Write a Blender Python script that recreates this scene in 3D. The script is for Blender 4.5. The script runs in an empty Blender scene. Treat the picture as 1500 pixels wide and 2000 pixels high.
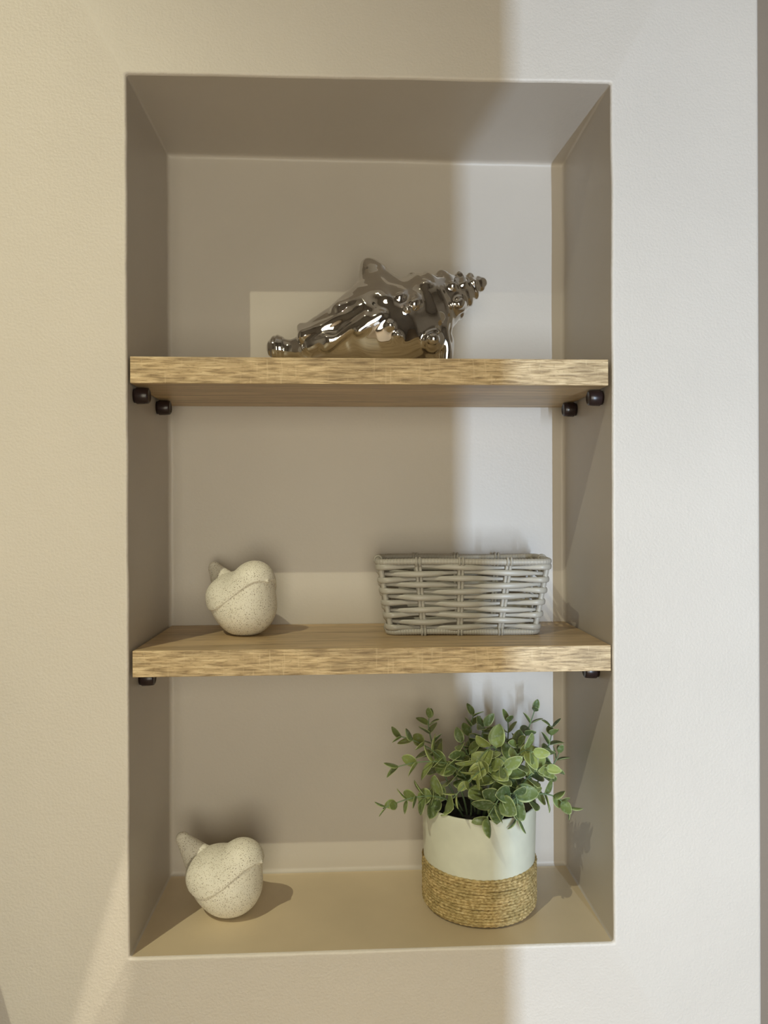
import bpy, bmesh, math, random
import numpy as np
from mathutils import Vector, Matrix, noise

C = bpy.context.scene.collection
SC = bpy.context.scene
PI = math.pi

# ------------------------------------------------------------------ camera
cam_d = bpy.data.cameras.new('camera'); cam = bpy.data.objects.new('camera', cam_d); C.objects.link(cam)
yaw, pitch, roll = 0.04578, -0.00232, -0.00449
f = Vector((math.sin(yaw)*math.cos(pitch), math.cos(yaw)*math.cos(pitch), math.sin(pitch)))
r0 = Vector((math.cos(yaw), -math.sin(yaw), 0)); u0 = r0.cross(f)
r = r0*math.cos(roll) + u0*math.sin(roll); u = -r0*math.sin(roll) + u0*math.cos(roll)
M = Matrix((r, u, -f)).transposed().to_4x4(); M.translation = Vector((-0.02762, -0.86902, 0.51090))
cam.matrix_world = M
cam_d.sensor_fit = 'VERTICAL'; cam_d.sensor_height = 36; cam_d.lens = 1463.6/2000*36; cam_d.clip_start = 0.01
SC.camera = cam
SC.view_settings.view_transform = 'Standard'; SC.view_settings.look = 'None'
SC.view_settings.gamma = 1; SC.view_settings.use_curve_mapping = False
SC.view_settings.exposure = 0.0

# ------------------------------------------------------------------ light
w = bpy.data.worlds.new('world'); SC.world = w; w.use_nodes = True
w.node_tree.nodes['Background'].inputs[0].default_value = (1, .93, .82, 1)
w.node_tree.nodes['Background'].inputs[1].default_value = 0.0

def light(name, kind, loc, aim, power, col, **kw):
    d = bpy.data.lights.new(name, kind); d.energy = power; d.color = col
    for k, v in kw.items(): setattr(d, k, v)
    o = bpy.data.objects.new(name, d); C.objects.link(o); o.location = loc
    o.rotation_euler = (Vector(aim)-Vector(loc)).to_track_quat('-Z', 'Y').to_euler()
    return o

LAMP = Vector((-1.136, -1.452, 2.44))
light('ceiling_lamp_light', 'SPOT', LAMP, (-1.0, 0, -0.13), 140, (.96, .91, .64), shadow_soft_size=.008, spot_size=math.radians(74), spot_blend=1.0)
# daylight through an added narrow slit behind the photographer
light('slit_daylight', 'AREA', (0.47, -1.985, 0.25), (0.47, 0, 0.25), 29, (.61, .78, 1.0), shape='RECTANGLE', size=.003, size_y=1.0)
# added area fill for the room's soft bounce light, coming from behind the photographer
light('room_fill', 'AREA', (-0.05, -1.98, 0.40), (-0.05, 0, 0.40), 18, (.97, .89, .69), shape='RECTANGLE', size=.9, size_y=1.3)
STREAK_L = Vector((0.10, -1.20, 2.42))
light('streak_helper_light', 'SPOT', STREAK_L, (-0.318, 0, -0.06), 170, (1, .88, .66), shadow_soft_size=.0004, spot_size=math.radians(14), spot_blend=.1)  # added helper spot, only for the slanting streak on the wall

# ------------------------------------------------------------------ materials
def nmat(name):
    m = bpy.data.materials.new(name); m.use_nodes = True
    return m, m.node_tree.nodes, m.node_tree.links, m.node_tree.nodes['Principled BSDF']

def ramp(N, stops):
    n = N.new('ShaderNodeValToRGB'); e = n.color_ramp.elements
    while len(e) < len(stops): e.new(.5)
    for k, (p, c) in enumerate(stops): e[k].position = p; e[k].color = (*c, 1)
    return n

def paint(name, col, rough=.45, bump=.12, scale=420, var=.03):
    m, N, L, B = nmat(name)
    tc = N.new('ShaderNodeNewGeometry')
    n1 = N.new('ShaderNodeTexNoise'); n1.inputs['Scale'].default_value = scale; n1.inputs['Detail'].default_value = 3
    n2 = N.new('ShaderNodeTexNoise'); n2.inputs['Scale'].default_value = 5; n2.inputs['Detail'].default_value = 4
    n3 = N.new('ShaderNodeTexNoise'); n3.inputs['Scale'].default_value = 60; n3.inputs['Detail'].default_value = 2
    for n in (n1, n2, n3): L.new(tc.outputs['Position'], n.inputs['Vector'])
    rp = ramp(N, [(.3, [c*(1-var) for c in col]), (.7, [min(1, c*(1+var)) for c in col])])
    L.new(n2.outputs['Fac'], rp.inputs[0]); L.new(rp.outputs[0], B.inputs['Base Color'])
    ad = N.new('ShaderNodeMath'); ad.operation = 'MULTIPLY_ADD'; ad.inputs[1].default_value = .8
    L.new(n3.outputs['Fac'], ad.inputs[0]); L.new(n1.outputs['Fac'], ad.inputs[2])
    b = N.new('ShaderNodeBump'); b.inputs['Strength'].default_value = bump; b.inputs['Distance'].default_value = .002
    L.new(ad.outputs[0], b.inputs['Height']); L.new(b.outputs[0], B.inputs['Normal'])
    B.inputs['Roughness'].default_value = rough
    return m

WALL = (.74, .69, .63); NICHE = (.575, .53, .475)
m_wall = paint('wall_paint', WALL, .5, .29, 330)
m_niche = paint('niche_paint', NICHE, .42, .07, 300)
m_sill = paint('sill_paint', (.66, .55, .385), .4, .05, 300, .10)
m_hall = paint('hall_paint', (.40, .33, .265), .5, .1)
m_room = paint('room_paint', (.36, .33, .30), .6, .05)
m_white = paint('ceiling_paint', (.75, .72, .68), .7, .05)
m_floor = paint('floor_vinyl', (.42, .33, .24), .5, .03)

def wood_mat(name, base, dark, light_, xs=9, zs=420, marks=True, rough=.5, bump=.25):
    m, N, L, B = nmat(name)
    tc = N.new('ShaderNodeTexCoord')
    def noise_(sx, sy, sz, det=4, dist=.3):
        mp = N.new('ShaderNodeMapping'); mp.inputs['Scale'].default_value = (sx, sy, sz)
        n = N.new('ShaderNodeTexNoise'); n.inputs['Scale'].default_value = 1; n.inputs['Detail'].default_value = det
        n.inputs['Distortion'].default_value = dist
        L.new(tc.outputs['Object'], mp.inputs[0]); L.new(mp.outputs[0], n.inputs['Vector']); return n
    a = noise_(xs, zs, zs, 5, .6); b = noise_(xs*.25, zs*.14, zs*.14, 4, .8); c = noise_(xs*5, zs*1.6, zs*1.6, 2, .2)
    r1 = ramp(N, [(.34, dark), (.5, base), (.68, light_)]); L.new(a.outputs['Fac'], r1.inputs[0])
    r2 = ramp(N, [(.32, (.74, .72, .68)), (.6, (1.04, 1.03, 1.0))]); L.new(b.outputs['Fac'], r2.inputs[0])
    mx = N.new('ShaderNodeMix'); mx.data_type = 'RGBA'; mx.blend_type = 'MULTIPLY'; mx.inputs[0].default_value = 1
    L.new(r1.outputs[0], mx.inputs[6]); L.new(r2.outputs[0], mx.inputs[7])
    r3 = ramp(N, [(.30, (.66, .62, .56)), (.42, (1, 1, 1))]); L.new(c.outputs['Fac'], r3.inputs[0])
    mx2 = N.new('ShaderNodeMix'); mx2.data_type = 'RGBA'; mx2.blend_type = 'MULTIPLY'; mx2.inputs[0].default_value = .7
    L.new(mx.outputs[2], mx2.inputs[6]); L.new(r3.outputs[0], mx2.inputs[7])
    out = mx2.outputs[2]
    if marks:      # pale saw marks that cross the grain
        d = noise_(260, 40, 26, 2, .4); rd = ramp(N, [(.62, (0, 0, 0)), (.72, (1, 1, 1))]); L.new(d.outputs['Fac'], rd.inputs[0])
        mx3 = N.new('ShaderNodeMix'); mx3.data_type = 'RGBA'; mx3.blend_type = 'MIX'
        mm = N.new('ShaderNodeMath'); mm.operation = 'MULTIPLY'; mm.inputs[1].default_value = .35
        L.new(rd.outputs[0], mm.inputs[0]); L.new(mm.outputs[0], mx3.inputs[0])
        L.new(out, mx3.inputs[6]); mx3.inputs[7].default_value = (*light_, 1); out = mx3.outputs[2]
    L.new(out, B.inputs['Base Color'])
    bp = N.new('ShaderNodeBump'); bp.inputs['Strength'].default_value = bump; bp.inputs['Distance'].default_value = .0006
    L.new(a.outputs['Fac'], bp.inputs['Height']); L.new(bp.outputs[0], B.inputs['Normal'])
    B.inputs['Roughness'].default_value = rough
    return m
m_edge = wood_mat('oak_edge', (.58, .43, .245), (.33, .23, .115), (.80, .64, .40), 38, 420, True, .5, .5)
m_board = wood_mat('oak_laminate', (.56, .41, .235), (.42, .30, .165), (.64, .48, .285), 7, 120, False, .4, .08)

def simple(name, col, rough=.5, metal=0, **kw):
    m, N, L, B = nmat(name)
    n = N.new('ShaderNodeTexNoise'); n.inputs['Scale'].default_value = 40
    tc = N.new('ShaderNodeTexCoord'); L.new(tc.outputs['Object'], n.inputs['Vector'])
    rp = ramp(N, [(.3, [c*.95 for c in col]), (.7, [min(1, c*1.05) for c in col])])
    L.new(n.outputs['Fac'], rp.inputs[0]); L.new(rp.outputs[0], B.inputs['Base Color'])
    B.inputs['Roughness'].default_value = rough; B.inputs['Metallic'].default_value = metal
    for k, v in kw.items(): B.inputs[k].default_value = v
    return m
m_peg = simple('dark_brown_plastic', (.022, .012, .012), .28)
m_chrome = simple('mirror_silver_glaze', (.70, .69, .675), .045, 1.0)
m_wicker = simple('grey_painted_willow', (.43, .41, .365), .36)
m_soil = simple('dark_foam', (.012, .011, .009), .9)
m_frame = simple('dark_frame', (.05, .045, .04), .5)
m_screen = simple('dark_cloth_screen', (.16, .14, .13), .8)
m_metal = simple('brushed_ring', (.6, .58, .55), .35, 1)

def bird_mat():
    m, N, L, B = nmat('speckled_ceramic')
    tc = N.new('ShaderNodeTexCoord')
    base = (.84, .81, .71)
    n0 = N.new('ShaderNodeTexNoise'); n0.inputs['Scale'].default_value = 25; L.new(tc.outputs['Object'], n0.inputs['Vector'])
    cur = ramp(N, [(.3, [c*.96 for c in base]), (.7, [min(1, c*1.03) for c in base])]); L.new(n0.outputs['Fac'], cur.inputs[0]); cur = cur.outputs[0]
    for sc, th, dens, col in ((620, .30, .66, (.34, .28, .19)), (330, .20, .66, (.20, .155, .11)), (800, .34, .62, (.50, .45, .34))):
        v = N.new('ShaderNodeTexVoronoi'); v.inputs['Scale'].default_value = sc; L.new(tc.outputs['Object'], v.inputs['Vector'])
        lt = N.new('ShaderNodeMath'); lt.operation = 'LESS_THAN'; lt.inputs[1].default_value = th; L.new(v.outputs['Distance'], lt.inputs[0])
        sp = N.new('ShaderNodeSeparateColor'); L.new(v.outputs['Color'], sp.inputs[0])
        gt = N.new('ShaderNodeMath'); gt.operation = 'GREATER_THAN'; gt.inputs[1].default_value = dens; L.new(sp.outputs[0], gt.inputs[0])
        ml = N.new('ShaderNodeMath'); ml.operation = 'MULTIPLY'; L.new(lt.outputs[0], ml.inputs[0]); L.new(gt.outputs[0], ml.inputs[1])
        mx = N.new('ShaderNodeMix'); mx.data_type = 'RGBA'; L.new(ml.outputs[0], mx.inputs[0]); L.new(cur, mx.inputs[6]); mx.inputs[7].default_value = (*col, 1)
        cur = mx.outputs[2]
    L.new(cur, B.inputs['Base Color']); B.inputs['Roughness'].default_value = .5
    return m
m_bird = bird_mat()

def rope_mat():
    m, N, L, B = nmat('seagrass_rope')
    tc = N.new('ShaderNodeTexCoord')
    mp = N.new('ShaderNodeMapping'); mp.inputs['Scale'].default_value = (1, 1, 2.2); L.new(tc.outputs['Object'], mp.inputs[0])
    n = N.new('ShaderNodeTexNoise'); n.inputs['Scale'].default_value = 260; n.inputs['Detail'].default_value = 4; L.new(mp.outputs[0], n.inputs['Vector'])
    n2 = N.new('ShaderNodeTexNoise'); n2.inputs['Scale'].default_value = 45; L.new(mp.outputs[0], n2.inputs['Vector'])
    r1 = ramp(N, [(.3, (.27, .185, .07)), (.5, (.50, .375, .175)), (.7, (.70, .57, .33))]); L.new(n.outputs['Fac'], r1.inputs[0])
    r2 = ramp(N, [(.3, (.72, .72, .62)), (.7, (1.1, 1.08, 1.02))]); L.new(n2.outputs['Fac'], r2.inputs[0])
    mx = N.new('ShaderNodeMix'); mx.data_type = 'RGBA'; mx.blend_type = 'MULTIPLY'; mx.inputs[0].default_value = 1
    L.new(r1.outputs[0], mx.inputs[6]); L.new(r2.outputs[0], mx.inputs[7]); L.new(mx.outputs[2], B.inputs['Base Color'])
    b = N.new('ShaderNodeBump'); b.inputs['Strength'].default_value = .5; b.inputs['Distance'].default_value = .001
    L.new(n.outputs['Fac'], b.inputs['Height']); L.new(b.outputs[0], B.inputs['Normal']); B.inputs['Roughness'].default_value = .8
    return m
m_rope = rope_mat()
m_pot = simple('white_glazed_pot', (.69, .71, .60), .35)
m_potin = m_pot

def leaf_mat():
    m, N, L, B = nmat('eucalyptus_leaf')
    a = N.new('ShaderNodeAttribute'); a.attribute_name = 'margin'
    t = N.new('ShaderNodeAttribute'); t.attribute_name = 'tone'
    tc = N.new('ShaderNodeTexCoord')
    n = N.new('ShaderNodeTexNoise'); n.inputs['Scale'].default_value = 230; n.inputs['Detail'].default_value = 3; L.new(tc.outputs['Object'], n.inputs['Vector'])
    g1 = ramp(N, [(0, (.060, .105, .045)), (.5, (.17, .235, .075)), (1, (.36, .43, .13))]); L.new(t.outputs['Fac'], g1.inputs[0])
    bl = ramp(N, [(.50, (0, 0, 0)), (.72, (.55, .55, .55))]); L.new(n.outputs['Fac'], bl.inputs[0])
    mx = N.new('ShaderNodeMix'); mx.data_type = 'RGBA'; L.new(bl.outputs[0], mx.inputs[0]); L.new(g1.outputs[0], mx.inputs[6]); mx.inputs[7].default_value = (.36, .44, .33, 1)
    mr = ramp(N, [(.78, (0, 0, 0)), (.97, (.75, .75, .75))]); L.new(a.outputs['Fac'], mr.inputs[0])
    mx2 = N.new('ShaderNodeMix'); mx2.data_type = 'RGBA'; L.new(mr.outputs[0], mx2.inputs[0]); L.new(mx.outputs[2], mx2.inputs[6]); mx2.inputs[7].default_value = (.50, .58, .27, 1)
    L.new(mx2.outputs[2], B.inputs['Base Color']); B.inputs['Roughness'].default_value = .42
    return m
m_leaf = leaf_mat()
m_stem = simple('green_plastic_stem', (.17, .25, .13), .5)

# ------------------------------------------------------------------ helpers
def mesh_obj(name, verts, faces, mat, parent=None, smooth=True):
    me = bpy.data.meshes.new(name); me.from_pydata([tuple(v) for v in verts], [], [tuple(q) for q in faces])
    me.materials.append(mat); me.update()
    if smooth: me.polygons.foreach_set('use_smooth', [True]*len(me.polygons))
    o = bpy.data.objects.new(name, me); C.objects.link(o)
    if parent: o.parent = parent
    return o
def bm_obj(name, bm, mat, parent=None, smooth=False):
    me = bpy.data.meshes.new(name); bmesh.ops.recalc_face_normals(bm, faces=bm.faces[:]); bm.to_mesh(me); bm.free(); me.materials.append(mat)
    if smooth: me.polygons.foreach_set('use_smooth', [True]*len(me.polygons))
    o = bpy.data.objects.new(name, me); C.objects.link(o)
    if parent: o.parent = parent
    return o
def tag(o, label, cat, group=None):
    o['label'] = label; o['category'] = cat
    if group: o['group'] = group
    return o
def thing(name, label, cat, loc=(0, 0, 0), group=None):
    o = bpy.data.objects.new(name, None); C.objects.link(o); o.location = loc; o.empty_display_size = .03
    return tag(o, label, cat, group)
def struct(o): o['kind'] = 'structure'; return o
def box_bm(x0, x1, y0, y1, z0, z1, bev=0, seg=2):
    bm = bmesh.new(); bmesh.ops.create_cube(bm, size=1)
    for v in bm.verts: v.co = Vector((x0+(v.co.x+.5)*(x1-x0), y0+(v.co.y+.5)*(y1-y0), z0+(v.co.z+.5)*(z1-z0)))
    if bev: bmesh.ops.bevel(bm, geom=bm.edges[:], offset=bev, segments=seg, profile=.5, affect='EDGES')
    return bm

def tube(path, rad, n=8, ratio=1.0, closed=False, up=None):
    """sweep an ellipse; rad in the 'up' direction, rad*ratio sideways"""
    V = []; F = []; m = len(path); P = [Vector(p) for p in path]; nrm = None
    for i in range(m):
        if closed: t = P[(i+1) % m]-P[i-1]
        else: t = P[min(i+1, m-1)]-P[max(i-1, 0)]
        t.normalize()
        if up is not None:
            s = t.cross(Vector(up))
            if s.length < 1e-5: s = Vector((1, 0, 0))
            s.normalize(); uu = s.cross(t).normalized()
        else:
            if nrm is None: nrm = t.orthogonal()
            uu = (nrm-t*nrm.dot(t)).normalized(); nrm = uu; s = t.cross(uu)
        rr = rad[i] if hasattr(rad, '__len__') else rad
        q = ratio[i] if hasattr(ratio, '__len__') else ratio
        for k in range(n):
            a = 2*PI*k/n; V.append(P[i]+uu*(rr*math.cos(a))+s*(rr*q*math.sin(a)))
    for i in range(m if closed else m-1):
        j = (i+1) % m
        for k in range(n): F.append((i*n+k, i*n+(k+1) % n, j*n+(k+1) % n, j*n+k))
    if not closed: F.append(tuple(range(n))[::-1]); F.append(tuple((m-1)*n+k for k in range(n)))
    return V, F
class Acc:
    def __init__(s): s.V = []; s.F = []
    def add(s, vf): b = len(s.V); s.V += vf[0]; s.F += [tuple(i+b for i in q) for q in vf[1]]; return s
    def obj(s, name, mat, parent=None, smooth=True): return mesh_obj(name, s.V, s.F, mat, parent, smooth)
def lathe(prof, n=96, cx=0, cy=0, jitter=None):
    V = []; F = []; m = len(prof)
    for i, (rr, z) in enumerate(prof):
        for k in range(n):
            a = 2*PI*k/n; q = rr+(jitter(a, z, i) if jitter else 0); V.append((cx+q*math.cos(a), cy+q*math.sin(a), z))
    for i in range(m-1):
        for k in range(n): F.append((i*n+k, i*n+(k+1) % n, (i+1)*n+(k+1) % n, (i+1)*n+k))
    return V, F

# signed distance modelling ------------------------------------------------
def smin(a, b, k):
    h = np.clip(.5+.5*(b-a)/k, 0, 1); return b*(1-h)+a*h-k*h*(1-h)
def smax(a, b, k): return -smin(-a, -b, k)
def s_ell(X, c, r, R=None):
    p = [X[i]-c[i] for i in range(3)]
    if R is not None: p = [R[0][i]*p[0]+R[1][i]*p[1]+R[2][i]*p[2] for i in range(3)]
    k0 = np.sqrt(sum((p[i]/r[i])**2 for i in range(3))); k1 = np.sqrt(sum((p[i]/r[i]**2)**2 for i in range(3)))+1e-9
    return k0*(k0-1)/k1
def s_cap(X, a, b, ra, rb):
    a = np.array(a, float); b = np.array(b, float); d = b-a; L2 = (d**2).sum()
    h = np.clip(sum((X[i]-a[i])*d[i] for i in range(3))/L2, 0, 1)
    return np.sqrt(sum((X[i]-a[i]-h*d[i])**2 for i in range(3)))-(ra+(rb-ra)*h)
def poly2d(x, y, pts):
    pts = np.array(pts, float); d = np.full(x.shape, 1e9); s = np.ones(x.shape)
    n = len(pts)
    for i in range(n):
        vi = pts[i]; vj = pts[i-1]; e = vj-vi; wx = x-vi[0]; wy = y-vi[1]
        t = np.clip((wx*e[0]+wy*e[1])/(e@e), 0, 1)
        d = np.minimum(d, (wx-e[0]*t)**2+(wy-e[1]*t)**2)
        c1 = y >= vi[1]; c2 = y < vj[1]; c3 = e[0]*wy > e[1]*wx
        al = (c1 & c2 & c3) | (~c1 & ~c2 & ~c3); s = np.where(al, -s, s)
    return s*np.sqrt(d)
def surface_net(fn, lo, hi, h):
    ax = [np.arange(lo[i], hi[i]+h, h) for i in range(3)]
    X = np.meshgrid(*ax, indexing='ij'); D = fn(X); ins = D < 0
    n = D.shape; acc = np.zeros((n[0]-1, n[1]-1, n[2]-1, 3)); cnt = np.zeros((n[0]-1, n[1]-1, n[2]-1))
    sl = lambda o: tuple(slice(o[i], n[i]-1+o[i]) for i in range(3))
    cor = [(a, b, c) for a in (0, 1) for b in (0, 1) for c in (0, 1)]
    for a in cor:
        for k in range(3):
            if a[k] == 0:
                b = list(a); b[k] = 1; da = D[sl(a)]; db = D[sl(b)]
                m = (da < 0) != (db < 0); t = np.where(m, da/np.where(m, da-db, 1), 0)
                for q in range(3): acc[..., q] += np.where(m, a[q]+(t if q == k else 0), 0)
                cnt += m
    act = cnt > 0; idx = -np.ones(act.shape, int); idx[act] = np.arange(act.sum())
    ii = np.argwhere(act); P = (ii+acc[act]/cnt[act][:, None])*h+np.array(lo)
    F = []
    for k in range(3):
        d = [0, 0, 0]; d[k] = 1; u_, v_ = [(1, 2), (2, 0), (0, 1)][k]
        rng = [slice(1, n[i]-1) for i in range(3)]; rng[k] = slice(0, n[k]-1)
        a = ins[tuple(rng)]; rb = list(rng); rb[k] = slice(1, n[k]); b = ins[tuple(rb)]
        st = np.array([1, 1, 1]); st[k] = 0
        for flip, mk in ((0, a & ~b), (1, ~a & b)):
            e = np.argwhere(mk)+st
            o = lambda du, dv: idx[tuple((e - du*np.eye(3, dtype=int)[u_] - dv*np.eye(3, dtype=int)[v_]).T)]
            q = np.stack([o(0, 0), o(1, 0), o(1, 1), o(0, 1)], 1)
            if flip: q = q[:, ::-1]
            F.append(q)
    return P, np.concatenate(F)

# ------------------------------------------------------------------ the room and the wall niche
D = .195; ZF = -.40; ZC = 2.47; XR = .460
TL, TR, BL, BR = (-.2806, 1.0105), (.2814, 1.0125), (-.2818, -.0005), (.2815, .0)     # niche corners, front
random.seed(4)
def niche_loop(inset, rad, wob=0.0, back=0):
    """rounded rectangle, counter-clockwise from bottom left, fixed sample count"""
    pts = []; cs = [BL, BR, TR, TL]; n = [36, 60, 36, 60]
    for i in range(4):
        a = Vector(cs[i]); b = Vector(cs[(i+1) % 4]); p = Vector(cs[i-1])
        e1 = (b-a).normalized(); e0 = (a-p).normalized()
        n1 = Vector((-e1.y, e1.x)); n0 = Vector((-e0.y, e0.x))
        A = a+(n1+n0)*inset; B_ = b+(n1+Vector((-(Vector(cs[(i+2) % 4])-b).normalized().y, (Vector(cs[(i+2) % 4])-b).normalized().x)))*inset
        for k in range(5):          # corner arc
            t = k/5*PI/2; cc = A+(e1-e0)*rad
            pts.append(cc-e1*rad*math.cos(t)+e0*rad*math.sin(t)*1.0 if False else cc+(-e1*math.cos(t)*rad)+(e0*math.sin(t)*0)+(-n1*math.sin(t)*rad)+(n1*0))
        for k in range(n[i]):
            q = (A+e1*rad).lerp(B_-e1*rad, k/n[i])
            if wob:
                q0 = Vector(cs[i]).lerp(Vector(cs[(i+1) % 4]), k/n[i]); fd = min(1, k/4, (n[i]-k)/4)*(0 if i == 0 and inset >= 0 else 1)
                wv = (noise.noise(Vector((q0.x*9, q0.y*9, 3)))*wob+noise.noise(Vector((q0.x*45, q0.y*45, 8)))*wob*.35)*fd
                q = q+n1*wv
            pts.append(q)
    return pts
# section: (inset, y); corner radii small. fillet at the back differs per side
def lerp(a, b, t): return a+(b-a)*t
sections = [(-.0045, 0.0), (-.003, -.0006), (-.0015, -.0003), (-.0004, .0008), (0, .0028)]
sections += [(0, .0028+(D-.0128)*k/10) for k in range(1, 11)]
RB = .0055
sections += [(RB*(1-math.cos(t*PI/10)), D-RB+RB*math.sin(t*PI/10)) for t in range(1, 6)]
sections += [(RB+.002, D), (RB+.007, D)]
loops = []
for i, (ins_, y) in enumerate(sections):
    lp = niche_loop(ins_, .003 if ins_ < .007 else .001, .0011 if i < len(sections)-1 else 0, 0)
    loops.append([(p.x, y, p.y-(.0055*max(0, y)/D*max(0, min(1, (p.x+.28)/.56)) if p.y > .95 else 0)) for p in lp])
nl = len(loops[0])
# the front wall around the niche
XL = -1.9
V = []; F = []
def outer_pt(p):
    x, z = p; cx, cz = 0.0, .505; d = Vector((x-cx, z-cz))
    tx = ((XR-.004)-cx)/d.x if d.x > 0 else ((XL)-cx)/d.x if d.x < 0 else 1e9
    tz = (ZC-cz)/d.y if d.y > 0 else (ZF-cz)/d.y if d.y < 0 else 1e9
    t = min(tx, tz); return (cx+d.x*t, 0, cz+d.y*t)
inner = loops[0]
outer = [outer_pt((p[0], p[2])) for p in inner]
V = [Vector(p) for p in inner]+[Vector(p) for p in outer]
for k in range(nl): j = (k+1) % nl; F.append((k, j, nl+j, nl+k))
NLIP = 4      # the rounded plaster lip belongs to the front wall
b1_ = len(V)
for lp in loops[1:NLIP+1]: V += [Vector(p) for p in lp]
for i in range(NLIP):
    A0 = 0 if i == 0 else b1_+(i-1)*nl; A1 = b1_+i*nl
    for k in range(nl): j = (k+1) % nl; F.append((A0+k, A1+k, A1+j, A0+j))
# close the four outer corners and turn the rounded right arris
def nearest(pt): return min(range(nl), key=lambda k: (Vector(outer[k])-Vector(pt)).length)
for cx_, cz_ in ((XR-.004, ZC), (XR-.004, ZF), (XL, ZC), (XL, ZF)):
    best = None
    for k in range(nl):
        j = (k+1) % nl; a, b = outer[k], outer[j]
        on = lambda p: (abs(p[0]-cx_) < 1e-6, abs(p[2]-cz_) < 1e-6)
        if on(a) != on(b) and (on(a)[0] or on(a)[1]) and (on(b)[0] or on(b)[1]): best = (k, j)
    if best: V.append(Vector((cx_, 0, cz_))); F.append((nl+best[0], nl+best[1], len(V)-1))
arc = [(XR-.004+.004*math.sin(t*PI/10), .004-.004*math.cos(t*PI/10)) for t in range(6)]+[(XR, .30)]
b0 = len(V)
for x, y in arc: V += [Vector((x, y, ZF)), Vector((x, y, ZC))]
for k in range(len(arc)-1): F.append((b0+2*k, b0+2*k+2, b0+2*k+3, b0+2*k+1))
wb = mesh_obj('wall_back', V, F, m_wall, None, True); struct(wb)
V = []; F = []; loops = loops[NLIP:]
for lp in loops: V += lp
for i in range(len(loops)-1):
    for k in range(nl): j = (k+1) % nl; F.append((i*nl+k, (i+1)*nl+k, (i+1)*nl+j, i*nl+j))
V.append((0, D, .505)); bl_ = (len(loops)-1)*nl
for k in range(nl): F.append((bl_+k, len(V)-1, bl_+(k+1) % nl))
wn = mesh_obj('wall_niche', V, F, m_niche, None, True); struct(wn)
wn.data.materials.append(m_sill)
for p in wn.data.polygons:
    if abs(p.normal.z) > .9 and p.center.z < .02: p.material_index = 1
struct(bm_obj('floor', box_bm(-2.0, 1.7, -2.2, 1.0, ZF-.05, ZF), m_floor))
struct(bm_obj('ceiling', box_bm(-2.0, 1.7, -2.2, 1.0, ZC, ZC+.05), m_white))
struct(bm_obj('wall_left', box_bm(-2.0, -1.9, -2.2, .3, ZF, ZC), m_room))
struct(bm_obj('wall_right', box_bm(1.6, 1.7, -2.2, 1.0, ZF, ZC), m_room))
struct(bm_obj('wall_far', box_bm(.3, 1.7, .301, .40, ZF, ZC), m_hall))
struct(bm_obj('wall_rear', box_bm(-1.9, 1.6, -2.15, -2.05, ZF, ZC), m_room))
# added unseen slit frame before the rear wall; its left side cuts the daylight
bmw = box_bm(.410, .4414, -2.05, -1.80, -.36, .86)
for a in ((.520, .55, -2.05, -1.80, -.36, .86), (.4395, .520, -2.05, -1.80, -.36, -.31), (.4395, .520, -2.05, -1.80, .81, .86)):
    t_ = box_bm(*a); me_ = bpy.data.meshes.new('t'); t_.to_mesh(me_); bmw.from_mesh(me_); t_.free()
struct(bm_obj('daylight_slit_1', bmw, m_frame))

# ------------------------------------------------------------------ ceiling lamp and added streak light (outside the picture)
dl = thing('downlight', 'round recessed warm downlight in the ceiling, outside the picture', 'ceiling light', (LAMP.x, LAMP.y, ZC))
Acc().add(lathe([(.045, -.0), (.045, -.008), (.036, -.010), (.034, .0)], 48)).obj('trim_ring', m_metal, dl)
# added unseen spot and slotted plate, shaped to throw the slanting bright band
sp = thing('streak_helper', 'added streak light near the ceiling behind a slotted plate, outside the picture', 'light helper', (0, 0, 0))
zp = 2.32
band = [(-.2845, .125), (-.287, .125), (-.3733, -.16), (-.3175, -.16), (-.2770, -.008), (-.2850, -.004)]
hole = []
for x, z in band:
    Pw = Vector((x, 0, z)); t = (zp-STREAK_L.z)/(Pw.z-STREAK_L.z); hole.append(STREAK_L.lerp(Pw, t))
cx0 = hole[0].lerp(hole[3], .62).lerp(hole[2], .12)
out = [cx0+(h-cx0).normalized()*.06 for h in hole]
# order the hole like the outer square
ho = hole; oo = out; nh = len(ho)
V = ho+oo; F = [(k, (k+1) % nh, nh+(k+1) % nh, nh+k) for k in range(nh)]
b = len(V)
V = V+[o+Vector((0, 0, ZC-zp)) for o in oo]
F += [(nh+k, nh+(k+1) % nh, b+(k+1) % nh, b+k) for k in range(nh)]
mesh_obj('streak_plate', V, F, m_frame, sp, False)

# added unseen tapered block left of the picture, shaped to shadow the bottom left corner
def sh_pt(z):      # edge that throws the shadow line
    P = Vector((-.4268+(-.03-z)*.27, 0, z)); return P.lerp(LAMP, .10)
e0 = sh_pt(.02); e1 = sh_pt(-.70); k_ = (ZF-e0.z)/(e1.z-e0.z); eb = e0.lerp(e1, k_)
V = []
for y in (e0.y-.03, e0.y): V += [(eb.x, y, ZF), (e0.x, y, e0.z), (e0.x-.30, y, e0.z), (e0.x-.42, y, ZF)]
tag(mesh_obj('shadow_block', V, [(0, 1, 2, 3), (7, 6, 5, 4), (0, 4, 5, 1), (1, 5, 6, 2), (2, 6, 7, 3), (3, 7, 4, 0)], m_frame, None, False), 'added tapered dark shadow block on the floor left of the picture, below the niche', 'shadow block')

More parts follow.
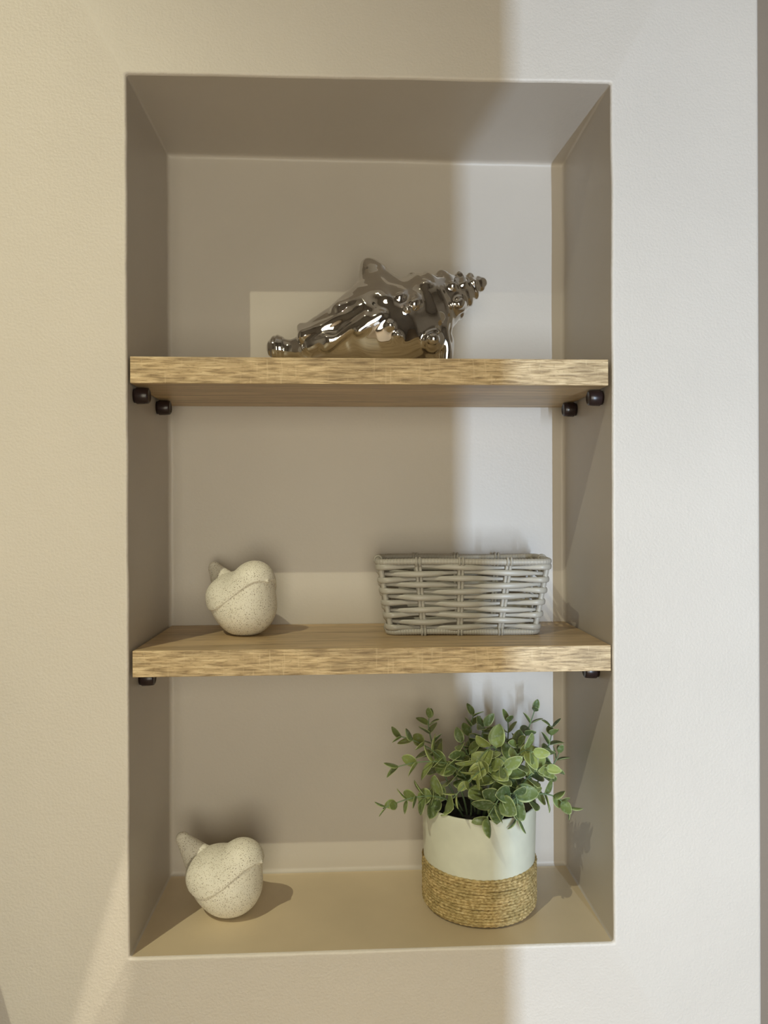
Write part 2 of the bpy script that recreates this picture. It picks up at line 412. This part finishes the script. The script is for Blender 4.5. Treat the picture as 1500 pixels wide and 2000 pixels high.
# ------------------------------------------------------------------ shelves and their pegs
def shelf(label, x0, x1, y0, y1, z0, z1, seed, zr=0):
    t = thing('shelf', label, 'shelf', ((x0+x1)/2, (y0+y1)/2, z0), 'oak shelves in the niche')
    cx, cy = (x0+x1)/2, (y0+y1)/2
    b = bm_obj('board', box_bm(x0-cx, x1-cx, y0+.0012-cy, y1-cy, 0, z1-z0, .0006, 1), m_board, t)
    e = bm_obj('edge_banding', box_bm(x0-cx, x1-cx, y0-cy, y0+.0011-cy, .0001, z1-z0-.0001, .0005, 2), m_edge, t)
    t.rotation_euler.y = zr
    return t
shelf('light oak shelf seen from below, carrying the silver shell', -.2785, .2782, .003, .1935, .6576, .6882, 1, .0018)
shelf('light oak shelf seen from above, carrying the woven basket and a bird', -.2775, .2800, .003, .1940, .3200, .3504, 2, .0006)

def make_peg():
    # barrel with its axis along +X, mounted face at x=0
    prof = [(0, 0), (.0085, 0), (.0085, .0022), (.0094, .0024), (.0099, .0034), (.0097, .011), (.0092, .0160), (.0086, .0170), (.0072, .0176), (.0064, .0170), (0, .0168)]
    V, F = lathe(prof, 40); V = [(z, x, y) for x, y, z in V]
    return mesh_obj('shelf_peg', V, F, m_peg)
pg = make_peg()
pegs = [((-.2808, .0285, .6474), 0, 'dark brown shelf peg at left, front one under the shell shelf'),
        ((-.2808, .1330, .6476), 0, 'dark brown shelf peg at left, rear one under the shell shelf'),
        ((.2812, .0345, .6470), PI, 'glossy dark shelf peg at right, front one under the shell shelf'),
        ((.2812, .1410, .6472), PI, 'black shelf peg at right, rear one under the shell shelf'),
        ((-.2812, .0480, .3100), 0, 'dark peg at left, peeping out under the basket shelf'),
        ((.2812, .0540, .3098), PI, 'dark peg at right, peeping out under the basket shelf')]
for i, (loc, rz, lab) in enumerate(pegs):
    o = pg if i == 0 else pg.copy()
    if i: C.objects.link(o)
    o.location = loc; o.rotation_euler = (0, 0, rz); tag(o, lab, 'shelf peg', 'dark shelf pegs')

# ------------------------------------------------------------------ silver conch shell
def shell():
    S = .000664
    def W(px, py, d=0): return (.0087+(px-737)*S, .090-d*S, .7434-(py-640)*S)
    def L_(v): return v*S
    def rot(ax):            # matrix whose first row is the axis
        a = Vector(ax).normalized(); b = a.cross(Vector((0, 1, 0))).normalized(); c = a.cross(b)
        return [[a.x, b.x, c.x], [a.y, b.y, c.y], [a.z, b.z, c.z]]
    ax = Vector((149, 0, 70)); R = rot((149, 0, 62))
    def fn(X):
        # slow warp for hammered looking waves
        wx = .0010*np.sin(X[0]*150+X[2]*90+1)*np.sin(X[1]*130+X[2]*80)
        wy = .0009*np.sin(X[2]*150+X[0]*70)*np.cos(X[0]*90+X[1]*60)
        X = [X[0]+wx, X[1]+wy, X[2]+wx]
        k = .012
        d = s_ell(X, W(768, 642, 0), (L_(104), L_(86), L_(86)), rot((100, 0, 24)))
        d = smin(d, s_cap(X, W(720, 638, 5), W(640, 668, 5), L_(80), L_(50)), .02)
        d = smin(d, s_cap(X, W(640, 670, 5), W(600, 686, 5), L_(46), L_(30)), .016)
        d = smin(d, s_cap(X, W(706, 594, -20), W(630, 648, -20), L_(30), L_(22)), .012)
        # canal end with shallow rings
        cap = s_cap(X, W(600, 686, 0), W(560, 682, 0), L_(26), L_(20))
        cap = smin(cap, s_ell(X, W(546, 680, 0), (L_(21), L_(25), L_(25)), None), .004)
        rx = (X[0]-W(560, 0)[0])/S
        d = smin(d, cap+.0005*np.cos(rx*2*math.pi/9.5)*(rx < 2)*(rx > -34), .006)
        # big horn
        d = smin(d, s_cap(X, W(736, 592, 10), W(731, 534, 4), L_(42), L_(25)), .010)
        d = smin(d, s_cap(X, W(728, 550, 2), W(723, 524, 0), L_(27), L_(20)), .006)
        d = smin(d, s_cap(X, W(730, 532, 16), W(748, 606, 74), L_(6), L_(12)), .007)
        # shoulder falling to the right, up to the big whorl
        d = smin(d, s_cap(X, W(738, 548, 0), W(800, 600, 0), L_(24), L_(46)), .012)
        d = smin(d, s_cap(X, W(790, 590, 4), W(806, 541, 0), L_(34), L_(11)), .008)
        # folds running from the lower left up to the horn
        d = smin(d, s_cap(X, W(600, 664, 40), W(592, 645, 18), L_(14), L_(9)), .006)
        d = smin(d, s_cap(X, W(612, 660, 44), W(700, 622, 72), L_(11), L_(8)), .005)
        d = smin(d, s_cap(X, W(665, 618, 52), W(738, 598, 66), L_(14), L_(13)), .006)
        d = smin(d, s_cap(X, W(612, 684, 42), W(645, 676, 58), L_(13), L_(14)), .005)
        d = smin(d, s_cap(X, W(640, 688, 58), W(712, 642, 84), L_(9), L_(7)), .006)
        d = smin(d, s_cap(X, W(700, 666, 82), W(742, 636, 86), L_(7), L_(8)), .006)
        for (a, b_, dd, rr) in ((803, 612, 82, 13), (788, 624, 86, 8), (836, 676, 76, 15), (668, 616, 60, 10), (770, 672, 84, 7), (776, 600, 78, 10), (757, 655, 88, 8)):
            d = smin(d, s_cap(X, W(a, b_, dd-16), W(a, b_+1, dd), L_(rr*1.5), L_(rr*.8)), L_(9))
        # face plate down to the shelf and the flared lip behind it
        d = smin(d, s_cap(X, W(830, 620, 10), W(848, 695, 10), L_(48), L_(24)), .012)
        d = smin(d, s_ell(X, W(872, 678, -8), (L_(14), L_(42), L_(38)), None), .004)
        d = smin(d, s_cap(X, W(862, 640, 44), W(868, 712, 36), L_(7), L_(9)), .006)
        # spire: whorls stacked along a fat cone
        e = s_cap(X, W(836, 600, 4), W(938, 551.5, 4), L_(68), L_(12))
        for (c, a_, r1) in (((850, 593), 26, 64), ((882, 578.5), 17, 46.5), ((905, 567.5), 12.5, 34), ((922, 559.5), 9.5, 25), ((936, 553), 7.5, 16)):
            e = smin(e, s_ell(X, W(c[0], c[1], 4), (L_(a_), L_(r1), L_(r1*.95)), R), .0018)
        for (a, b_, dd, rr, tx, ty, td) in ((825, 572, 40, 14, 0, 2, 16), (861, 552, 10, 14, 0, -11, 2), (874, 573, 36, 12, 1, 0, 13), (893, 549, 20, 8, 0, -6, 5), (900, 563, 28, 9, 0, 1, 8),
                                          (887, 600, 40, 13, 2, 3, 10), (916, 545, 12, 6, 0, -4, 2), (921, 556, 20, 6, 0, 0, 6), (846, 612, 48, 9, 0, 0, 10), (870, 550, -14, 11, 0, -7, -5)):
            e = smin(e, s_cap(X, W(a, b_, dd-3), W(a+tx, b_+ty, dd+td-1), L_(rr*1.5), L_(rr*.85)), L_(7))
        d = smin(d, e, .005)
        return smax(d, .6885-X[2], .0015)
    P, F = surface_net(fn, (-.150, -.01, .682), (.165, .175, .845), .0011)
    o = mesh_obj('conch_shell', P-np.array((0, .09, .6884)), F, m_chrome); o.location = (0, .09, .6884+.0002)
    md = o.modifiers.new('smooth', 'SMOOTH'); md.iterations = 3; md.factor = .5
    return tag(o, 'mirror-silver horned conch shell ornament lying on the topmost shelf', 'shell ornament')
shell()

# ------------------------------------------------------------------ speckled birds
def bird_mesh():
    wing = [(.062, .0765), (.046, .0755), (.038, .069), (.031, .062), (.021, .052), (.011, .044), (.002, .0385), (-.008, .0355), (-.020, .0350), (-.030, .0385), (-.036, .045), (-.0385, .053), (-.0425, .062), (-.042, .072), (-.040, .082), (-.036, .095), (-.02, .13), (.062, .12)]
    def fn(X):
        b = smin(s_ell(X, (.006, 0, .0405), (.0425, .0400, .0440)), s_ell(X, (-.010, 0, .047), (.033, .036, .030)), .014)
        b = smin(b, s_ell(X, (.0275, 0, .0795), (.0205, .0200, .0205)), .026)
        tail = s_cap([X[0], X[1]*1.45, X[2]], (-.020, 0, .048), (-.0615, 0, .0870), .033, .0105)
        full = smin(b, tail, .004)
        full = smin(full, s_cap(X, (-.024, 0, .062), (.004, 0, .068), .006, .010), .012)
        up = smin(b, s_ell(X, (-.012, 0, .056), (.032, .037, .028)), .012)
        up = smin(up, s_cap(X, (-.022, 0, .061), (.004, 0, .067), .010, .011), .012)
        reg = poly2d(X[0], X[2], wing)
        full = smin(full, smax(up-.0023*np.maximum(np.clip((.078-X[2])/.022, .02, 1), np.clip((X[0]+.005)/.02, 0, 1)), reg, .0016), .0010)
        full = smin(full, s_cap(X, (.040, 0, .0785), (.0530, 0, .0765), .0062, .0014), .0040)
        return smax(full, -X[2], .003)
    P, F = surface_net(fn, (-.078, -.050, -.004), (.060, .050, .108), .0009)
    return P, F
P, F = bird_mesh()
b1 = mesh_obj('bird_figurine', P, F, m_bird)
md = b1.modifiers.new('smooth', 'SMOOTH'); md.iterations = 2; md.factor = .5
b1.location = (-.189, .0955, .0002); b1.rotation_euler.z = math.radians(-24); b1.scale = (1.03, 1.0, .935)
tag(b1, 'cream speckled ceramic bird standing on the painted niche floor, tail showing', 'bird figurine', 'speckled ceramic birds')
b2 = b1.copy(); C.objects.link(b2)
b2.location = (-.168, .117, .3506); b2.rotation_euler.z = math.radians(-45); b2.scale = (1, 1, .94)
tag(b2, 'cream speckled ceramic bird standing on the oak shelf left of the basket', 'bird figurine', 'speckled ceramic birds')

# ------------------------------------------------------------------ wicker basket
def basket():
    t = thing('wicker_basket', 'small rectangular grey woven willow basket on the middle shelf', 'basket', (.1195, .128, .3506))
    t.rotation_euler.z = math.radians(-3.0)
    H = .098
    def half(z):      # outer half sizes at height z
        k = z/H; return lerp(.0985, .1130, k), lerp(.044, .056, k)
    RC = .014
    def perim(z, u, off=0):
        """u in [0,1) round the rim from the front left corner, anticlockwise seen from above; returns point, outward normal"""
        hx, hy = half(z); a, b_ = hx-RC, hy-RC
        segs = [('l', 2*a), ('c', PI/2*RC), ('l', 2*b_), ('c', PI/2*RC)]*2
        tot = sum(s for _, s in segs); s = (u % 1)*tot
        st = [(-a, -hy, 0), (a, -b_, -PI/2), (hx, -b_, 1), (a, b_, 0), (a, hy, 2), (-a, b_, PI/2), (-hx, b_, 3), (-a, -b_, PI)]
        for i, (k, ln) in enumerate(segs):
            if s <= ln or i == 7:
                if k == 'l':
                    dr = [(1, 0), (0, 1), (-1, 0), (0, -1)][i//2]; nn = [(0, -1), (1, 0), (0, 1), (-1, 0)][i//2]
                    p = Vector((st[i][0]+dr[0]*s, st[i][1]+dr[1]*s)); n_ = Vector(nn)
                else:
                    an = st[i][2]+s/RC; n_ = Vector((math.cos(an), math.sin(an))); p = Vector((st[i][0], st[i][1]))+n_*RC
                p = p+n_*off; return Vector((p.x, p.y, z)), Vector((n_.x, n_.y, 0))
            s -= ln
    # stake stations as perimeter parameters: 3 in front and back, 1 on each side, 1 at each corner
    hx, hy = half(H/2); a, b_ = hx-RC, hy-RC; tot = 4*a+4*b_+2*PI*RC; cc = PI/2*RC
    fx = [-.0545, -.004, .0525]
    st = [(x+a)/tot for x in fx]+[(2*a+cc*.5)/tot, (2*a+cc+b_)/tot, (2*a+cc*1.5+2*b_)/tot]
    o = 2*a+2*cc+2*b_
    st += [(o+(x+a))/tot for x in (-.053, 0, .053)]+[(o+2*a+cc*.5)/tot, (o+2*a+cc+b_)/tot, 1-cc*.5/tot]
    ns = len(st)
    def phase(u):     # station coordinate, integer at every stake
        u = u % 1
        ex = [st[-1]-1]+st+[st[0]+1]
        for i in range(len(ex)-1):
            if ex[i] <= u <= ex[i+1]: return (i-1)+(u-ex[i])/(ex[i+1]-ex[i])
    rnd = random.Random(3)
    wv = Acc(); rows = 11
    for k in range(rows):
        z0 = .0105+k*.0077+rnd.uniform(-.0005, .0005); NP = 300; path = []; rad = []; rat = []
        A = .0034; sg = 1 if k % 2 else -1; ph = rnd.uniform(0, 6)
        for i in range(NP):
            u = i/NP; q = phase(u); c = math.cos(PI*q)*sg
            off = -.0032+A*c
            zz = z0+.0011*math.sin(6*PI*u+ph)+.0004*noise.noise(Vector((u*20, k*3.1, 0)))
            p, _ = perim(zz, u, off); path.append(p)
            rad.append(lerp(.0021, .0039, .5+.5*c)+.0002*noise.noise(Vector((u*30, k*7.7, 2)))); rat.append(lerp(.62, .50, .5+.5*c))
        wv.add(tube(path, rad, 10, rat, True, (0, 0, 1)))
    wv.obj('woven_side', m_wicker, t)
    for i, u in enumerate(st):
        ac = Acc(); corner = i in (3, 5, 9, 11)
        for s in ((0,) if corner else (-1, 1)):
            path = []; 
            for j in range(34):
                z = .003+j/33*(H-.006); uu = u+s*(.0021/tot); p, n_ = perim(z, uu, -.0030)
                lean = rnd.uniform(-.00005, .00005)
                path.append(p+Vector((lean, 0, 0)))
            ac.add(tube(path, .0036 if corner else .0022, 10))
            if not corner:           # the flat end of the stake wraps over rim and foot
                for zz, rr in ((H-.0035, .0049), (.0040, .0049)):
                    cp, n_ = perim(zz, u+s*(.0021/tot), -.0030); lp = []
                    for m_ in range(14):
                        an = 2*PI*m_/14; lp.append(cp+n_*math.cos(an)*rr+Vector((0, 0, math.sin(an)*rr)))
                    ac.add(tube(lp, .0016, 6, 1, True))
        ac.obj('stake', m_wicker, t)
    def hoop(z, r, name):
        N_ = 760; path = []; rad = []
        for i in range(N_):
            p, _ = perim(z, i/N_, -.0030); p.z += .0006*math.sin(i/N_*2*PI*3)
            path.append(p); rad.append(r*(1+.05*math.sin(i*2*PI/4.6+.8*math.sin(i*.13))))
        Acc().add(tube(path, rad, 10, 1, True, (0, 0, 1))).obj(name, m_wicker, t)
    hoop(H-.0035, .0040, 'rim'); hoop(.0040, .0040, 'foot_rim')
    ba = Acc(); bx_, by_ = half(.005)
    for k in range(11):
        y = -by_+.008+k*(2*by_-.016)/10
        ba.add(tube([(-bx_+.004+(2*bx_-.008)*i/60, y, .0050+.0013*math.sin(i*PI/6+PI*k)) for i in range(61)], .0034, 8, 1, False, (0, 0, 1)))
    for k in range(9):
        x = -bx_+.016+k*(2*bx_-.032)/8
        ba.add(tube([(x, -by_+.004+(2*by_-.008)*i/10, .0050) for i in range(11)], .0018, 6))
    ba.obj('base', m_wicker, t)
basket()

# ------------------------------------------------------------------ potted eucalyptus
PX, PY = .1395, .1060
def plant():
    t = thing('potted_plant', 'artificial eucalyptus in a white pot wrapped with rope, on the niche floor', 'potted plant', (PX, PY, .0004))
    ht = .1335
    prof = [(0, .002), (.066, .002), (.0695, .0035), (.0712, .008), (.0716, .03), (.0722, .060), (.0733, .10), (.0741, .128), (.0742, ht-.0016), (.0736, ht-.0002), (.0724, ht), (.0714, ht-.0012), (.0710, ht-.004), (.0700, .112), (.0690, .095)]
    pot = Acc().add(lathe(prof, 128)).obj('pot', m_pot, t)
    rp = Acc(); rnd = random.Random(8); n = 16
    for k in range(n):
        z0 = .0033+k*.00368; path = []; rad = []; NP = 420; ph = rnd.uniform(0, 6); ph2 = rnd.uniform(0, 6)
        base = .0716+(.0008 if k > 0 else -.0022)
        if k == 1: base -= .0003
        for i in range(NP):
            an = 2*PI*i/NP
            wob = .0004*math.sin(3*an+ph)+.0004*noise.noise(Vector((math.cos(an)*4, math.sin(an)*4, k*2.3)))
            path.append(((base+.0005*noise.noise(Vector((math.cos(an)*6, math.sin(an)*6, k*1.7+30))))*math.cos(an), (base)*math.sin(an), z0+wob))
            rad.append(.00205*(1+.13*math.sin(i*2*PI*60/NP+ph2)+.12*noise.noise(Vector((an*9, k*5.0, 0)))))
        # strand twist: rotate ellipse section through ratio
        rp.add(tube(path, rad, 9, 1.05, True, (0, 0, 1)))
    r = rp.obj('rope_wrap', m_rope, t)
    V, F = lathe([(.0, .112), (.03, .114), (.0698, .108)], 48, jitter=lambda a, z, i: 0)
    V = [(x, y, z+.004*noise.noise(Vector((x*60, y*60, 0)))) for x, y, z in V]
    mesh_obj('soil', V, F, m_soil, t)
    S = [
    ((0.0940, 0.0900, 0.1855), (0.0331, 0.0850, 0.2224), 6, 0.0210, 0.0125, .55),
    ((0.0842, 0.1200, 0.1891), (0.0768, 0.1250, 0.2341), 5, 0.0210, 0.0110, .35),
    ((0.1058, 0.0800, 0.1821), (0.0268, 0.0700, 0.1871), 5, 0.0230, 0.0140, .55),
    ((0.1286, 0.1200, 0.1815), (0.1357, 0.1200, 0.2385), 6, 0.0210, 0.0120, .35),
    ((0.1423, 0.1000, 0.1945), (0.1440, 0.0900, 0.2307), 5, 0.0220, 0.0130, .30),
    ((0.1766, 0.1200, 0.1737), (0.1806, 0.1150, 0.2310), 6, 0.0210, 0.0110, .30),
    ((0.1961, 0.1300, 0.1768), (0.2208, 0.1300, 0.2420), 6, 0.0210, 0.0110, .25),
    ((0.2249, 0.1200, 0.1727), (0.2410, 0.1200, 0.2217), 6, 0.0200, 0.0110, .25),
    ((0.2308, 0.1300, 0.1485), (0.2561, 0.1400, 0.1794), 5, 0.0190, 0.0100, .25),
    ((0.0783, 0.0700, 0.1441), (0.0120, 0.0600, 0.1399), 7, 0.0220, 0.0100, .40),
    ((0.1462, 0.0500, 0.1915), (0.0942, 0.0200, 0.1662), 6, 0.0230, 0.0110, .75),
    ((0.1739, 0.0600, 0.1940), (0.1925, 0.0300, 0.2161), 5, 0.0240, 0.0140, .55),
    ((0.1566, 0.0700, 0.2039), (0.1246, 0.0350, 0.2034), 4, 0.0240, 0.0180, .75),
    ((0.1546, 0.0450, 0.1553), (0.1350, 0.0250, 0.1387), 4, 0.0230, 0.0160, .25),
    ((0.1705, 0.0450, 0.1612), (0.1734, 0.0300, 0.1358), 5, 0.0230, 0.0140, .15),
    ((0.2086, 0.0700, 0.1444), (0.2464, 0.0600, 0.1346), 6, 0.0200, 0.0110, .45),
    ((0.1933, 0.0600, 0.1743), (0.2095, 0.0350, 0.1954), 5, 0.0210, 0.0130, .7),
    ((0.1354, 0.1000, 0.1612), (0.1111, 0.0700, 0.2177), 5, 0.0230, 0.0150, .3),
    ((0.1804, 0.0900, 0.1771), (0.1827, 0.0700, 0.2131), 5, 0.0230, 0.0140, .3),
    ((0.1480, 0.0600, 0.1689), (0.1580, 0.0300, 0.1982), 3, 0.0260, 0.0200, .65),
    ]
    for si, (mid, tip, npair, s0, s1, tone) in enumerate(S):
        npair += 1 if tip[0] < .1 else 0; tone = min(.9, tone+.08)
        rnd = random.Random(100+si)
        org = Vector((PX, PY, 0)); mid = Vector(mid)-org; tip = Vector(tip)-org
        dxy = Vector((mid.x, mid.y, 0)); base = Vector((0, 0, .112))+dxy*.35
        if base.xy.length > .05: base.xy = base.xy*(.05/base.xy.length)
        m2 = mid.copy()
        if m2.z < .152 and m2.xy.length > .055: m2.z = .150
        pts = []
        for i in range(33):
            s = i/32
            # curve that passes through mid at s = .5
            q = (base*(1-s)*(1-2*s)+m2*4*s*(1-s)+tip*s*(2*s-1)); pts.append(q)
        sv = Acc().add(tube(pts, [lerp(.0013, .0007, i/32) for i in range(33)], 7)).obj('sprig', m_stem, t)
        LV = []; LF = []; mg = []; tn = []
        az0 = rnd.uniform(0, PI)
        for k in range(npair):
            s = lerp(.34, .97, k/(npair-1)); fi = s*32; i0 = min(int(fi), 31); p = pts[i0].lerp(pts[i0+1], fi-i0)
            T = (pts[min(i0+2, 32)]-pts[max(i0-1, 0)]).normalized(); A_ = T.orthogonal().normalized(); B_ = T.cross(A_)
            size = lerp(s0*1.25, s1*1.45, k/(npair-1))
            az = az0+k*PI/2+rnd.uniform(-.3, .3)
            for side in (0, 1):
                an = az+side*PI; outd = A_*math.cos(an)+B_*math.sin(an)
                spread = math.radians(lerp(68, 38, k/(npair-1))+rnd.uniform(-12, 12))
                dr = (T*math.cos(spread)+outd*math.sin(spread)).normalized(); dr.z -= .08 if size > .018 else 0; dr.normalize()
                up = (T*math.sin(spread)-outd*math.cos(spread)).normalized()
                side_v = dr.cross(up).normalized(); up = side_v.cross(dr).normalized()
                tw = rnd.uniform(-.35, .35); sv2 = side_v*math.cos(tw)+up*math.sin(tw); up = up*math.cos(tw)-side_v*math.sin(tw)
                ln = min(size, .0265)*rnd.uniform(.9, 1.12); wd = ln*lerp(.90, .60, (k/(npair-1))**.8)*rnd.uniform(.92, 1.06); pet = .10*ln; cup = rnd.uniform(.05, .16); bend = rnd.uniform(-.02, .16)
                nb = len(LV); NL, NW = 9, 7
                tcol = min(1, max(0, tone+rnd.uniform(-.22, .25)))
                for i in range(NL+1):
                    a = i/NL; wdt = wd/2*(math.sin(PI*min(1, a**.80)))**.62 if 0 < a < 1 else .0004
                    wdt = max(wdt, .0004)
                    for j in range(NW):
                        c = (j/(NW-1))*2-1
                        q = p+dr*(pet+a*ln)+sv2*(c*wdt)+up*(cup*ln*(c*c)*.8*wdt/(wd/2)-bend*ln*a*a)
                        LV.append(q)
                        mg.append(max(abs(c), abs(2*a-1)**2.2 if True else 0)); tn.append(tcol)
                for i in range(NL):
                    for j in range(NW-1): LF.append((nb+i*NW+j, nb+i*NW+j+1, nb+(i+1)*NW+j+1, nb+(i+1)*NW+j))
                # petiole
                nb2 = len(LV); tv, tf = tube([p, p+dr*(pet+.001)], .0005, 5); LV += tv; LF += [tuple(x+nb2 for x in q) for q in tf]; mg += [.9]*len(tv); tn += [tcol]*len(tv)
        # keep every leaf inside the niche and off the pot
        for q in LV:
            if q.x > .2740-PX: q.x = .2740-PX
            if q.y < .004-PY: q.y = .004-PY
            if q.y > .190-PY: q.y = .190-PY
            rxy = math.hypot(q.x, q.y)
            if q.z < ht+.002 and .066 < rxy < .0765: q.xy = q.xy*(.0765/rxy)
        lo = mesh_obj('leaves', LV, LF, m_leaf, sv)
        for nm, dat in (('margin', mg), ('tone', tn)):
            at = lo.data.attributes.new(nm, 'FLOAT', 'POINT'); at.data.foreach_set('value', dat)
        md = lo.modifiers.new('thick', 'SOLIDIFY'); md.thickness = .0004
plant()
